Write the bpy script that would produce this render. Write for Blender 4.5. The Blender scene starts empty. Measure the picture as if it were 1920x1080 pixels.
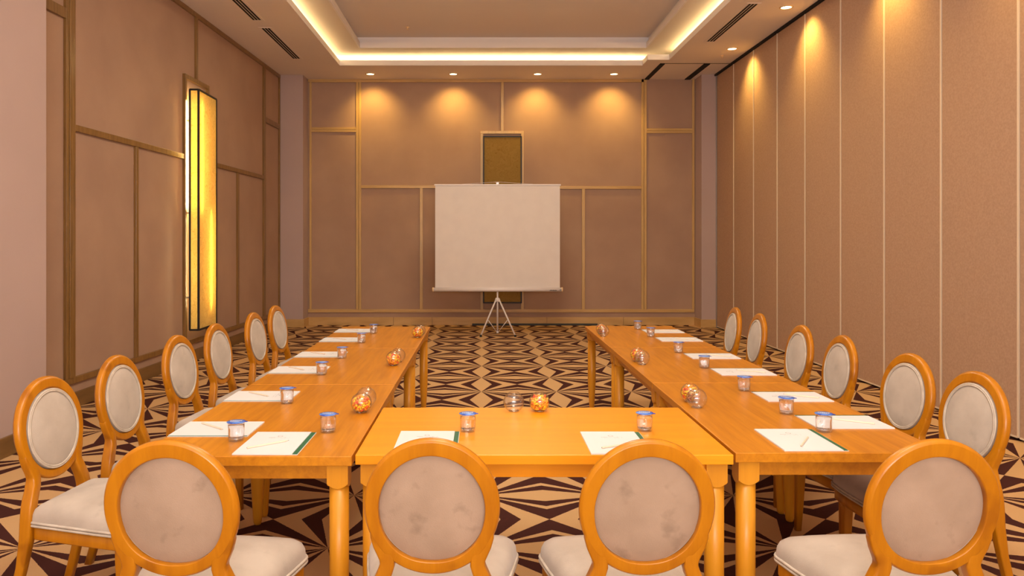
import bpy, bmesh, math, random
from mathutils import Vector, Matrix
random.seed(7)
PI = math.pi
SC = bpy.context.scene
COL = SC.collection

# ------------------------------------------------------------------ camera
cam_d = bpy.data.cameras.new('camera')
cam = bpy.data.objects.new('camera', cam_d); COL.objects.link(cam)
cam.location = (0, 0, 1.545); cam.rotation_euler = (math.radians(90), 0, 0)
cam_d.sensor_width = 36; cam_d.lens = 26.85
cam_d.shift_x = 0.02865; cam_d.shift_y = -0.0469
cam_d.clip_start = 0.05
SC.camera = cam
# ------------------------------------------------------------------ world, exposure
w = bpy.data.worlds.new('world'); SC.world = w; w.use_nodes = True
w.node_tree.nodes['Background'].inputs[0].default_value = (0.8, 0.75, 0.75, 1)
w.node_tree.nodes['Background'].inputs[1].default_value = 0.3
SC.view_settings.view_transform = 'Standard'; SC.view_settings.look = 'None'
SC.view_settings.gamma = 1; SC.view_settings.use_curve_mapping = False
SC.view_settings.exposure = -0.04
# ------------------------------------------------------------------ large lights
def area(name, loc, rot, sx, sy, power, color, spread=180):
    d = bpy.data.lights.new(name, 'AREA'); d.shape = 'RECTANGLE'; d.size = sx; d.size_y = sy
    d.energy = power; d.color = color; d.spread = math.radians(spread)
    o = bpy.data.objects.new(name, d); COL.objects.link(o); o.location = loc; o.rotation_euler = rot
    return o
# added unseen fill from behind the camera, in a daylight tint
FILL_TINT = (1.0, 0.90, 0.86)
area('rear_fill', (-1.6, -3.3, 2.0), (math.radians(90), 0, 0), 2.8, 2.8, 70, FILL_TINT)
area('rear_fill', (2.0, -3.3, 2.0), (math.radians(90), 0, 0), 2.8, 2.8, 70, FILL_TINT)
# added fill behind the camera, turned up to brighten the ceiling
area('ceiling_fill', (0.2, -1.6, 1.9), (math.radians(152), 0, 0), 1.6, 1.2, 360, (1.0, .93, .85))
# warm strips laid on the ledge of the ceiling cove
ZC, ZS, ZI = 4.46, 4.65, 4.83          # main ceiling, upper soffit, inner tray ceiling
OX0, OX1, OY0, OY1 = -2.39, 3.02, -1.6, 12.75   # cove opening
JX, JY = 2.67, 12.35                   # the jog in its far right corner
COVE = (1.0, 0.80, 0.40)
UP = (PI, 0, 0)
area('cove_strip', (OX0-.22, (OY0+OY1)/2, ZC+.10), UP, .05, OY1-OY0+.3, 80, COVE)
area('cove_strip', (OX1+.22, (OY0+JY)/2, ZC+.10), UP, .05, JY-OY0+.2, 80, COVE)
area('cove_strip', ((OX0+JX)/2, OY1+.28, ZC+.10), UP, JX-OX0+.2, .05, 46, COVE)
area('cove_strip', ((OX0+OX1)/2, OY0-.25, ZC+.10), UP, OX1-OX0, .05, 45, COVE)
# unseen fill added under the inner tray ceiling, to light tables and room
area('tray_fill', (.3, 1.2, ZI-.05), (0, 0, 0), 1.6, 1.6, 85, (1.0, .90, .76))
area('tray_fill', (.3, 9.0, ZI-.05), (0, 0, 0), 1.2, 1.2, 85, (1.0, .84, .60))
area('tray_fill', (.3, 5.2, ZI-.05), (0, 0, 0), 1.2, 1.2, 62, (1.0, .84, .62))

# ------------------------------------------------------------------ material helpers
def nt(name):
    m = bpy.data.materials.new(name); m.use_nodes = True
    t = m.node_tree; return m, t, t.nodes, t.links, t.nodes['Principled BSDF']
def rgb(c): return (c[0], c[1], c[2], 1)
def simple(name, c, rough=.5, metal=0, spec=.5, emit=None, es=0, trans=0, ior=1.45, coat=0):
    m, t, N, L, P = nt(name)
    P.inputs['Base Color'].default_value = rgb(c); P.inputs['Roughness'].default_value = rough
    P.inputs['Metallic'].default_value = metal; P.inputs['Specular IOR Level'].default_value = spec
    P.inputs['Transmission Weight'].default_value = trans; P.inputs['IOR'].default_value = ior
    P.inputs['Coat Weight'].default_value = coat
    if emit: P.inputs['Emission Color'].default_value = rgb(emit); P.inputs['Emission Strength'].default_value = es
    return m
def noisy(name, c1, c2, scale=8, stretch=(1,1,1), rough=.6, bump=0, bscale=200, detail=4, spec=.4, lo=.35, hi=.65, sheen=0, spots=None, randomize=False):
    """two tones mixed by noise in object space, optional fine bump, optional dirt spots"""
    m, t, N, L, P = nt(name)
    tc = N.new('ShaderNodeTexCoord'); mp = N.new('ShaderNodeMapping'); mp.inputs['Scale'].default_value = stretch
    L.new(tc.outputs['Object'], mp.inputs['Vector'])
    if randomize:
        oi = N.new('ShaderNodeObjectInfo'); mul = N.new('ShaderNodeMath'); mul.operation = 'MULTIPLY'; mul.inputs[1].default_value = 37
        L.new(oi.outputs['Random'], mul.inputs[0]); L.new(mul.outputs[0], mp.inputs['Location'])
    nz = N.new('ShaderNodeTexNoise'); nz.inputs['Scale'].default_value = scale; nz.inputs['Detail'].default_value = detail
    L.new(mp.outputs[0], nz.inputs['Vector'])
    cr = N.new('ShaderNodeValToRGB'); cr.color_ramp.elements[0].position = lo; cr.color_ramp.elements[1].position = hi
    cr.color_ramp.elements[0].color = rgb(c1); cr.color_ramp.elements[1].color = rgb(c2)
    L.new(nz.outputs['Fac'], cr.inputs[0]); out = cr.outputs[0]
    if spots:
        sc, sr, stren = spots
        n2 = N.new('ShaderNodeTexNoise'); n2.inputs['Scale'].default_value = sc; n2.inputs['Detail'].default_value = 5
        L.new(mp.outputs[0], n2.inputs['Vector'])
        r2 = N.new('ShaderNodeValToRGB'); r2.color_ramp.elements[0].position = sr; r2.color_ramp.elements[1].position = sr+.12
        r2.color_ramp.elements[0].color = (0,0,0,1); r2.color_ramp.elements[1].color = (stren,)*3+(1,)
        L.new(n2.outputs['Fac'], r2.inputs[0])
        mx = N.new('ShaderNodeMixRGB'); L.new(r2.outputs[0], mx.inputs[0]); L.new(out, mx.inputs[1])
        mx.inputs[2].default_value = rgb([v*.45 for v in c1]); out = mx.outputs[0]
    L.new(out, P.inputs['Base Color'])
    P.inputs['Roughness'].default_value = rough; P.inputs['Specular IOR Level'].default_value = spec
    P.inputs['Sheen Weight'].default_value = sheen
    if bump:
        nb = N.new('ShaderNodeTexNoise'); nb.inputs['Scale'].default_value = bscale; nb.inputs['Detail'].default_value = 3
        L.new(tc.outputs['Object'], nb.inputs['Vector'])
        b = N.new('ShaderNodeBump'); b.inputs['Strength'].default_value = bump; b.inputs['Distance'].default_value = .004
        L.new(nb.outputs['Fac'], b.inputs['Height']); L.new(b.outputs[0], P.inputs['Normal'])
    return m
def wood(name, c1, c2, axis=0, rough=.3, scale=3.0, coat=.3, knots=.0):
    m, t, N, L, P = nt(name)
    tc = N.new('ShaderNodeTexCoord'); mp = N.new('ShaderNodeMapping')
    s = [14, 14, 14]; s[axis] = .9; mp.inputs['Scale'].default_value = s
    L.new(tc.outputs['Object'], mp.inputs['Vector'])
    oi = N.new('ShaderNodeObjectInfo'); mul = N.new('ShaderNodeMath'); mul.operation = 'MULTIPLY'; mul.inputs[1].default_value = 53
    L.new(oi.outputs['Random'], mul.inputs[0]); L.new(mul.outputs[0], mp.inputs['Location'])
    nz = N.new('ShaderNodeTexNoise'); nz.inputs['Scale'].default_value = scale; nz.inputs['Detail'].default_value = 6; nz.inputs['Roughness'].default_value = .65
    nz.inputs['Distortion'].default_value = .4
    L.new(mp.outputs[0], nz.inputs['Vector'])
    cr = N.new('ShaderNodeValToRGB'); cr.color_ramp.elements[0].position = .3; cr.color_ramp.elements[1].position = .62
    cr.color_ramp.elements[0].color = rgb(c1); cr.color_ramp.elements[1].color = rgb(c2)
    L.new(nz.outputs['Fac'], cr.inputs[0]); out = cr.outputs[0]
    if knots:
        n2 = N.new('ShaderNodeTexNoise'); n2.inputs['Scale'].default_value = 5; n2.inputs['Detail'].default_value = 2
        L.new(tc.outputs['Object'], n2.inputs['Vector'])
        ad = N.new('ShaderNodeVectorMath'); ad.operation = 'ADD'; L.new(tc.outputs['Object'], ad.inputs[0]); L.new(mul.outputs[0], ad.inputs[1]); L.new(ad.outputs[0], n2.inputs['Vector'])
        r2 = N.new('ShaderNodeValToRGB'); r2.color_ramp.elements[0].position = .63; r2.color_ramp.elements[1].position = .67
        r2.color_ramp.elements[0].color = (0,0,0,1); r2.color_ramp.elements[1].color = (knots,)*3+(1,)
        L.new(n2.outputs['Fac'], r2.inputs[0])
        mx = N.new('ShaderNodeMixRGB'); L.new(r2.outputs[0], mx.inputs[0]); L.new(out, mx.inputs[1])
        mx.inputs[2].default_value = rgb([c1[0]*.55, c1[1]*.4, c1[2]*.5]); out = mx.outputs[0]
    L.new(out, P.inputs['Base Color']); P.inputs['Roughness'].default_value = rough
    P.inputs['Coat Weight'].default_value = coat; P.inputs['Coat Roughness'].default_value = .22
    P.inputs['Specular IOR Level'].default_value = .4
    return m

M = {}
M['wall'] = noisy('wall_fabric', (.42,.275,.20), (.47,.315,.225), 1.3, rough=.9, bump=.25, bscale=160, spec=.15)
M['paint'] = noisy('mauve_paint', (.50,.38,.35), (.54,.41,.38), .8, rough=.8, bump=.08, bscale=90, spec=.2)
M['partition'] = noisy('partition_fabric', (.46,.30,.205), (.54,.36,.25), 60, rough=.9, bump=.3, bscale=260, spec=.15, lo=.3, hi=.7)
M['ceiling'] = noisy('ceiling_paint', (.86,.79,.75), (.88,.81,.77), .7, rough=.85, spec=.2)
M['lip'] = simple('white_paint', (.86,.80,.78), .6)
M['trim'] = wood('trim_wood', (.52,.32,.11), (.66,.43,.17), 2, .35, 2.0, .3)
M['trimh'] = wood('trim_wood_flat', (.52,.32,.11), (.66,.43,.17), 0, .35, 2.0, .3)
M['trim_dark'] = wood('trim_wood_dark', (.17,.085,.022), (.28,.15,.045), 2, .35, 2.0, .2)  # darker wood tone for the left wall's mouldings
M['base_dark'] = noisy('baseboard_wood_dark', (.17,.09,.03), (.24,.13,.045), 2, (1,1,5), rough=.4)  # darker wood tone for the left wall and pier
M['base'] = noisy('baseboard_wood', (.56,.34,.12), (.66,.42,.17), 2, (1,1,5), rough=.4)
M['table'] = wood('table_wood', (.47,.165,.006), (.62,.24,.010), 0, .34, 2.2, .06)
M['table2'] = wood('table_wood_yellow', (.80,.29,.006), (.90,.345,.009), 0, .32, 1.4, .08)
M['tleg'] = wood('table_leg_wood', (.60,.24,.012), (.72,.31,.018), 2, .35, 1.2, .1)
M['chair'] = wood('chair_wood', (.41,.138,.002), (.53,.20,.004), 2, .32, 1.3, .15, knots=.45)
M['fabric'] = noisy('seat_velour', (.44,.375,.31), (.53,.46,.385), 7, rough=.95, bump=.2, bscale=300, spec=.1, sheen=.3, spots=(11,.62,.25), randomize=True)
M['panel'] = noisy('back_velour', (.37,.265,.19), (.44,.32,.235), 6, rough=.95, bump=.2, bscale=300, spec=.1, sheen=.3, spots=(14,.60,.38), randomize=True)
M['piping'] = noisy('piping_fabric', (.50,.43,.35), (.62,.55,.46), 20, rough=.9)
M['paper'] = simple('white_paper', (.72,.735,.75), .7)
M['green'] = simple('green_strip', (.02,.13,.06), .5)
M['pencil'] = wood('pencil_wood', (.82,.64,.48), (.88,.70,.54), 0, .5, 2, 0)
M['lead'] = simple('pencil_lead', (.08,.05,.05), .5)
M['print'] = simple('grey_print', (.35,.35,.33), .7)
M['dark'] = simple('dark_metal', (.015,.012,.012), .5)
M['slot'] = simple('slot_black', (.008,.008,.008), .8)
M['white_metal'] = simple('white_metal', (.78,.72,.70), .35)
M['screen'] = noisy('screen_fabric', (.75,.69,.655), (.78,.72,.68), 5, rough=.85, spec=.2)
M['alu'] = simple('seal_strip', (.80,.66,.50), .4)
M['steel'] = simple('steel', (.5,.45,.42), .35, .8)
M['rubber'] = simple('rubber', (.02,.02,.02), .7)
M['lens'] = simple('downlight_lens', (1,.9,.7), .4, emit=(1,.78,.38), es=14)
M['ring'] = simple('downlight_ring', (.85,.62,.35), .4)
M['back_tube'] = simple('lit_back_tube', (1,.9,.7), .4, emit=(1,.68,.24), es=70)
M['tube'] = simple('lit_tube', (1,.9,.7), .4, emit=(1,.84,.45), es=105)
M['candy_yellow'] = simple('candy_yellow', (1,.66,.03), .3, emit=None)
M['candy_orange'] = simple('candy_orange', (1,.36,.03), .35)
M['candy_red'] = simple('candy_red', (.85,.10,.03), .35)
M['water'] = simple('water', (1,1,1), .02, trans=1, ior=1.33)
M['plastic'] = simple('clear_plastic', (.97,.97,1), .05, trans=1, ior=1.40)

def thin_glass(name, tint=(1,1,1), edge=.75):
    m, t, N, L, P = nt(name); N.remove(P)
    tr = N.new('ShaderNodeBsdfTransparent'); tr.inputs[0].default_value = rgb(tint)
    gl = N.new('ShaderNodeBsdfGlossy'); gl.inputs['Roughness'].default_value = .12
    lw = N.new('ShaderNodeLayerWeight'); lw.inputs['Blend'].default_value = .5
    p4 = N.new('ShaderNodeMath'); p4.operation = 'POWER'; p4.inputs[1].default_value = 3; L.new(lw.outputs['Facing'], p4.inputs[0])
    pw = N.new('ShaderNodeMath'); pw.operation = 'MULTIPLY_ADD'; pw.inputs[1].default_value = edge; pw.inputs[2].default_value = .07
    L.new(p4.outputs[0], pw.inputs[0])
    mx = N.new('ShaderNodeMixShader'); L.new(pw.outputs[0], mx.inputs[0]); L.new(tr.outputs[0], mx.inputs[1]); L.new(gl.outputs[0], mx.inputs[2])
    L.new(mx.outputs[0], N['Material Output'].inputs[0]); return m
M['glass'] = thin_glass('bowl_glass', (1,1,1), .65)
M['cup'] = thin_glass('cup_plastic', (.99,.99,1), .4)

def lid_mat():
    m, t, N, L, P = nt('blue_foil_lid')
    tc = N.new('ShaderNodeTexCoord')
    nz = N.new('ShaderNodeTexNoise'); nz.inputs['Scale'].default_value = 45; nz.inputs['Detail'].default_value = 1
    L.new(tc.outputs['Object'], nz.inputs['Vector'])
    cr = N.new('ShaderNodeValToRGB'); e = cr.color_ramp.elements
    e[0].position = .40; e[0].color = (.012,.05,.50,1); e[1].position = .62; e[1].color = (.10,.28,.80,1)
    L.new(nz.outputs['Fac'], cr.inputs[0]); L.new(cr.outputs[0], P.inputs['Base Color'])
    P.inputs['Roughness'].default_value = .35; P.inputs['Metallic'].default_value = .2
    return m
M['lid'] = lid_mat()
def parchment(name, c, trans=.55):
    m, t, N, L, P = nt(name); N.remove(P)
    tc = N.new('ShaderNodeTexCoord')
    nz = N.new('ShaderNodeTexNoise'); nz.inputs['Scale'].default_value = 9; nz.inputs['Detail'].default_value = 8; nz.inputs['Distortion'].default_value = 1.5
    L.new(tc.outputs['Object'], nz.inputs['Vector'])
    cr = N.new('ShaderNodeValToRGB'); e = cr.color_ramp.elements
    e[0].position = .485; e[0].color = (c[0]*.96,c[1]*.95,c[2]*.92,1); e[1].position = .52; e[1].color = rgb(c)
    k = e.new(.5); k.color = (c[0]*.78,c[1]*.70,c[2]*.55,1)
    L.new(nz.outputs['Fac'], cr.inputs[0])
    d = N.new('ShaderNodeBsdfDiffuse'); r = N.new('ShaderNodeBsdfTranslucent')
    L.new(cr.outputs[0], d.inputs[0]); L.new(cr.outputs[0], r.inputs[0])
    mx = N.new('ShaderNodeMixShader'); mx.inputs[0].default_value = trans
    L.new(d.outputs[0], mx.inputs[1]); L.new(r.outputs[0], mx.inputs[2]); L.new(mx.outputs[0], N['Material Output'].inputs[0])
    return m
M['parch'] = parchment('parchment_shade', (.95,.80,.36))
M['parch_unlit'] = parchment('parchment_shade_unlit', (.62,.42,.13))  # darker copy of the same parchment; the unlit look is in its colour

def carpet():
    m, t, N, L, P = nt('carpet_rays')
    tc = N.new('ShaderNodeTexCoord'); sp = N.new('ShaderNodeSeparateXYZ')
    # a slight wobble of the tufted edges
    nz = N.new('ShaderNodeTexNoise'); nz.inputs['Scale'].default_value = 90; nz.inputs['Detail'].default_value = 2
    L.new(tc.outputs['Object'], nz.inputs['Vector'])
    sb = N.new('ShaderNodeVectorMath'); sb.operation = 'SUBTRACT'; sb.inputs[1].default_value = (.5,.5,.5); L.new(nz.outputs['Color'], sb.inputs[0])
    scl = N.new('ShaderNodeVectorMath'); scl.operation = 'SCALE'; scl.inputs['Scale'].default_value = .006; L.new(sb.outputs[0], scl.inputs[0])
    ad = N.new('ShaderNodeVectorMath'); ad.operation = 'ADD'; L.new(tc.outputs['Object'], ad.inputs[0]); L.new(scl.outputs[0], ad.inputs[1])
    L.new(ad.outputs[0], sp.inputs[0])
    def mth(op, a, b=None, c=None):
        n = N.new('ShaderNodeMath'); n.operation = op
        for i, v in enumerate((a, b, c)):
            if v is None: continue
            if isinstance(v, (int, float)): n.inputs[i].default_value = v
            else: L.new(v, n.inputs[i])
        return n.outputs[0]
    def fold(c, off, per):                  # distance to the nearest node line, 0..1 at mid-cell
        a = mth('PINGPONG', mth('SUBTRACT', c, off), per/2)
        return mth('DIVIDE', a, per/2)
    dx = fold(sp.outputs[0], -.013, .764); dy = fold(sp.outputs[1], 4.62, .79)
    s = mth('DIVIDE', dy, mth('MAXIMUM', dx, .0005))
    k = mth('DIVIDE', s, mth('ADD', s, 1.0))     # 0..1
    cr = N.new('ShaderNodeValToRGB'); cr.color_ramp.interpolation = 'CONSTANT'
    tan, drk = (.64,.41,.20,1), (.068,.022,.018,1)
    stops = [(0, tan), (.253/1.253, drk), (.468/1.468, tan), (.60/1.60, drk), (.5, tan), (1.675/2.675, drk), (3.35/4.35, tan)]
    e = cr.color_ramp.elements
    e[0].position = 0; e[0].color = tan; e[1].position = stops[1][0]; e[1].color = drk
    for p, c in stops[2:]:
        q = e.new(p); q.color = c
    L.new(k, cr.inputs[0])
    n2 = N.new('ShaderNodeTexNoise'); n2.inputs['Scale'].default_value = 350; n2.inputs['Detail'].default_value = 2
    L.new(tc.outputs['Object'], n2.inputs['Vector'])
    v = mth('MULTIPLY_ADD', n2.outputs['Fac'], .5, .75)
    mx = N.new('ShaderNodeVectorMath'); mx.operation = 'SCALE'; L.new(cr.outputs[0], mx.inputs[0]); L.new(v, mx.inputs['Scale'])
    L.new(mx.outputs[0], P.inputs['Base Color']); P.inputs['Roughness'].default_value = .95; P.inputs['Specular IOR Level'].default_value = .1
    b = N.new('ShaderNodeBump'); b.inputs['Strength'].default_value = .4; b.inputs['Distance'].default_value = .004
    L.new(n2.outputs['Fac'], b.inputs['Height']); L.new(b.outputs[0], P.inputs['Normal'])
    return m
M['carpet'] = carpet()

# ------------------------------------------------------------------ mesh helpers
def box(bm, x0, x1, y0, y1, z0, z1, mi=0, f=None):
    vs = []
    for z in (z0, z1):
        for x, y in ((x0,y0),(x1,y0),(x1,y1),(x0,y1)):
            p = (x, y, z); p = f(p) if f else p
            vs.append(bm.verts.new(p))
    for q in ((3,2,1,0),(4,5,6,7),(0,1,5,4),(1,2,6,5),(2,3,7,6),(3,0,4,7)):
        fc = bm.faces.new([vs[i] for i in q]); fc.material_index = mi
    return vs
def lathe(bm, prof, seg=32, cx=0, cy=0, cz=0, mi=0, cap0=True, cap1=True, smooth=True):
    rings = []
    for r, z in prof:
        if r < 1e-6: rings.append([bm.verts.new((cx, cy, cz+z))])
        else: rings.append([bm.verts.new((cx+r*math.cos(2*PI*i/seg), cy+r*math.sin(2*PI*i/seg), cz+z)) for i in range(seg)])
    for a, b in zip(rings, rings[1:]):
        for i in range(seg):
            j = (i+1) % seg
            vs = []
            for v in (a[i%len(a)], a[j%len(a)], b[j%len(b)], b[i%len(b)]):
                if v not in vs: vs.append(v)
            if len(vs) > 2:
                fc = bm.faces.new(vs); fc.smooth = smooth; fc.material_index = mi
    if cap0 and len(rings[0]) > 1: bm.faces.new(rings[0][::-1]).material_index = mi
    if cap1 and len(rings[-1]) > 1: bm.faces.new(rings[-1]).material_index = mi
def loft(bm, secs, closed=False, cap=True, smooth=True, mi=0):
    rs = [[bm.verts.new(p) for p in s] for s in secs]
    n = len(rs[0]); pairs = list(zip(rs, rs[1:]))
    if closed: pairs.append((rs[-1], rs[0]))
    for a, b in pairs:
        for i in range(n):
            j = (i+1) % n
            fc = bm.faces.new((a[i], a[j], b[j], b[i])); fc.smooth = smooth; fc.material_index = mi
    if cap and not closed:
        bm.faces.new(rs[0][::-1]); bm.faces.new(rs[-1])
def tube(bm, pts, r, seg=10, closed=False, mi=0, ref=None):
    pts = [Vector(p) for p in pts]; n = len(pts); secs = []
    for i, p in enumerate(pts):
        a = pts[(i-1) % n] if (closed or i > 0) else p
        b = pts[(i+1) % n] if (closed or i < n-1) else p
        t = (b-a).normalized(); u = Vector(ref) if ref else Vector((0,0,1)) if abs(t.z) < .95 else Vector((1,0,0))
        s = t.cross(u).normalized(); q = s.cross(t).normalized()
        rr = r[i] if isinstance(r, (list, tuple)) else r
        secs.append([p + s*rr*math.cos(2*PI*k/seg) + q*rr*math.sin(2*PI*k/seg) for k in range(seg)])
    loft(bm, secs, closed=closed, mi=mi)
def rrect(w, h, r=.006, k=3):              # rounded rectangle, half sizes
    out = []
    for cx, cy, a0 in ((w-r,h-r,0),(-w+r,h-r,90),(-w+r,-h+r,180),(w-r,-h+r,270)):
        for i in range(k+1):
            a = math.radians(a0 + 90*i/k); out.append((cx+r*math.cos(a), cy+r*math.sin(a)))
    return out
def obj(name, bm, mats, parent=None, bevel=0, loc=None, recalc=True):
    if recalc: bmesh.ops.recalc_face_normals(bm, faces=bm.faces[:])
    me = bpy.data.meshes.new(name); bm.to_mesh(me); bm.free()
    for m in (mats if isinstance(mats, (list, tuple)) else [mats]): me.materials.append(m)
    o = bpy.data.objects.new(name, me); COL.objects.link(o)
    if parent: o.parent = parent
    if loc: o.location = loc
    if bevel:
        b = o.modifiers.new('bevel', 'BEVEL'); b.width = bevel; b.segments = 2; b.limit_method = 'ANGLE'; b.harden_normals = False
    return o
def B(): return bmesh.new()
def thing(name, label, cat, loc=(0,0,0), rz=0, group=None):
    o = bpy.data.objects.new(name, None); COL.objects.link(o); o.empty_display_size = .1
    o.location = loc; o.rotation_euler = (0,0,rz); return tag(o, label, cat, group)
def tag(o, label, cat, group=None, kind=None):
    o['label'] = label; o['category'] = cat
    if group: o['group'] = group
    if kind: o['kind'] = kind
    return o
def struct(name, bm, mats, label=None, parent=None, bevel=0):
    o = obj(name, bm, mats, parent, bevel); o['kind'] = 'structure'
    if label: o['label'] = label
    return o
def dup(root, loc, rz, label, group=None):
    r = root.copy(); COL.objects.link(r); r.location = loc; r.rotation_euler = (0,0,rz); r['label'] = label
    if group: r['group'] = group
    for ch in list(root.children):
        c = ch.copy(); COL.objects.link(c); c.parent = r
        for g in ch.children:
            d = g.copy(); COL.objects.link(d); d.parent = c
    return r

# ================================================================== ROOM
YB = 13.87                              # back wall
YN = -3.6                               # rear wall behind the camera
XR = 4.11
def lx(y): return -3.60 - .025*(13.5-y)
def LW(p): return (lx(p[1]) + p[0], p[1], p[2])     # left-wall mapping: x = offset into the room
bm = B(); box(bm, -4.8, 4.8, YN-.2, YB+.2, -.12, 0)
struct('floor', bm, M['carpet'], 'patterned carpet of dark brown rays on tan')
bm = B(); box(bm, -.2, 0, YN, YB+.1, 0, ZC+.3, f=LW)
wl = struct('wall_left', bm, M['wall'], 'mauve fabric wall on the left')
bm = B(); box(bm, -4.3, 4.5, YB, YB+.2, 0, ZC+.3)
wb = struct('wall_back', bm, M['wall'], 'mauve fabric wall behind the projection screen')
bm = B()
for a, b, z0, z1 in ((-4.6,-3.1,0,4.9),(-.1,.5,0,4.9),(3.5,4.7,0,4.9),(-3.1,-.1,0,.6),(.5,3.5,0,.6),(-3.1,-.1,3.4,4.9),(.5,3.5,3.4,4.9)):
    box(bm, a, b, YN-.2, YN, z0, z1)
struct('wall_rear', bm, M['paint'], 'painted wall behind the camera')
# pillars
def pil(x0, x1, y0, y1, name, label):
    bm = B(); box(bm, x0, x1, y0, y1, 0, ZC+.02); return struct(name, bm, M['paint'], label)
pil(-3.75, -3.175, 13.5, YB+.05, 'wall_corner_left', 'mauve pillar in the back left corner')
pil(3.855, 4.125, 13.45, YB+.05, 'wall_corner_right', 'mauve pillar in the back right corner')
bm = B(); box(bm, -.02, .40, YN, 5.93, 0, ZC+.02, f=LW)
struct('wall_pier_left', bm, M['paint'], 'wide painted pier at the near left')
# baseboards
BH = .145
def bb(name, f, *b):
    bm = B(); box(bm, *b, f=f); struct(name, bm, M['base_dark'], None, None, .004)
bm = B()
for a, b in ((-3.17,-1.62),(-1.615,-.92),(-.915,1.16),(1.165,2.55),(2.555,3.855)): box(bm, a, b, YB-.02, YB, 0, BH)
struct('baseboard_back', bm, M['base'], None, None, .002)
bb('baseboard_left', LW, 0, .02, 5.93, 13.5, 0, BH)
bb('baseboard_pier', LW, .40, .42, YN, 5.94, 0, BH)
bm = B(); box(bm, -3.59, -3.155, 13.48, 13.5, 0, BH); box(bm, -3.175, -3.155, 13.5, YB-.02, 0, BH)
struct('baseboard_corner_left', bm, M['base'], None, None, .002)
bm = B(); box(bm, 3.835, 4.10, 13.43, 13.45, 0, BH); box(bm, 3.835, 3.855, 13.45, YB-.02, 0, BH)
struct('baseboard_corner_right', bm, M['base'], None, None, .002)
bm = B(); box(bm, -.19, 2.08, YB-.075, YB-.021, 0, .032)
tag(obj('cable_cover', bm, simple('cover_grey', (.05,.055,.05), .6), None, .004), 'long flat dark grey floor strip lying along the back baseboard', 'cable cover')

# mouldings on the back wall
TN = [0]
def trim(boxes, mat, f=None, label=None):
    TN[0] += 1; bm = B()
    for b in boxes: box(bm, *b, f=f)
    return struct('trim_%d' % TN[0], bm, mat, label, None, .003)
D = .028
def bx_(u): return (u-905)*YB/1432
def bz_(v): return 1.545 + (450-v)*YB/1432
Z1, Z2, Z0 = 2.51, 3.545, .26
y0, y1 = YB-D, YB
trim([(-3.165, 2.93, y0, y1, ZC-.055, ZC)], M['trimh'], None, 'top rail of the back wall')
trim([(-3.165, 3.835, y0, y1, Z0-.028, Z0+.028)], M['trimh'], None, 'bottom rail of the back wall')
trim([(-3.14, -3.105, y0, y1, Z0+.028, ZC-.055)], M['trim'])
trim([(3.80, 3.84, y0, y1, Z0+.028, ZC)], M['trim'])
for xc in (-2.25, 2.925):
    trim([(xc-.047, xc-.002, y0, y1, Z0+.028, ZC-.055+(.055 if xc>0 else 0)), (xc+.002, xc+.047, y0-.004, y1, Z0+.028, ZC-.055+(.055 if xc>0 else 0))], M['trim'])
trim([(-3.105, -2.297, y0, y1, Z2-.043, Z2-.001), (-3.105, -2.297, y0-.004, y1, Z2+.001, Z2+.043)], M['trimh'])
trim([(2.972, 3.80, y0, y1, Z2-.063, Z2-.021), (2.972, 3.80, y0-.004, y1, Z2-.019, Z2+.023)], M['trimh'])
trim([(-2.203, -.04, y0, y1, Z1-.026, Z1+.026)], M['trimh'])
trim([(.745, 2.878, y0, y1, Z1-.040, Z1+.012)], M['trimh'])
trim([(-1.14, -1.085, y0, y1, Z0+.028, Z1-.026)], M['trim'])
trim([(1.80, 1.855, y0, y1, Z0+.028, Z1-.04)], M['trim'])
trim([(.332, .382, y0, y1, 3.52, ZC-.055)], M['trim'])
trim([(-.04, .745, y0-.01, y1, 3.47, 3.52), (-.04, .01, y0-.01, y1, Z0+.028, 3.47), (.695, .745, y0-.01, y1, Z0+.028, 3.47)], M['trim'], None, 'upright wooden frame round the unlit back lamp')
# mouldings on the left wall
def ly(u):                                # y on the left wall for a bearing read off the photograph
    k = (u-905)/1432; return 3.9375/(-k+.025)
L0, L1 = 5.93, 13.5
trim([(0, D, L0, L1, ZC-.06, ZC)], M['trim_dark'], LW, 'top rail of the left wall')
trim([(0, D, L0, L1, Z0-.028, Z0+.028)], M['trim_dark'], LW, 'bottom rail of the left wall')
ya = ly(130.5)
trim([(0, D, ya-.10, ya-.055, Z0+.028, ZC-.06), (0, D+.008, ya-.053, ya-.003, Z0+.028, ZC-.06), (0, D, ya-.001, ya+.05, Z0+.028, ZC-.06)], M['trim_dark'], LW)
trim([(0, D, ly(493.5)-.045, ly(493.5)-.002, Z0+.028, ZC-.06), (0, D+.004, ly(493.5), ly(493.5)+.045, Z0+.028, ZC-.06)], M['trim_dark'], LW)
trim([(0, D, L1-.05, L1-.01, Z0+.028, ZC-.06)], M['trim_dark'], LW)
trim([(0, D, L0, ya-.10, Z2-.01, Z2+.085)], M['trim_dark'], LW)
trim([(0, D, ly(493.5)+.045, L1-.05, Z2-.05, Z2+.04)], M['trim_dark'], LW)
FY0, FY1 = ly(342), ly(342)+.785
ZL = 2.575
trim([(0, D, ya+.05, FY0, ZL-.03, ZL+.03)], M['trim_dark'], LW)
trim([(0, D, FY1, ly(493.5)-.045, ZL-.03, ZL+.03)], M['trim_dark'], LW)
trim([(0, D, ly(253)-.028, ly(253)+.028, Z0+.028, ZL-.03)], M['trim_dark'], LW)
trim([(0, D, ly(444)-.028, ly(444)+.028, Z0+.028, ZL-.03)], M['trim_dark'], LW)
trim([(0, D, ly(366)-.03, ly(366)+.03, 3.60, ZC-.06)], M['trim_dark'], LW)
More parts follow.
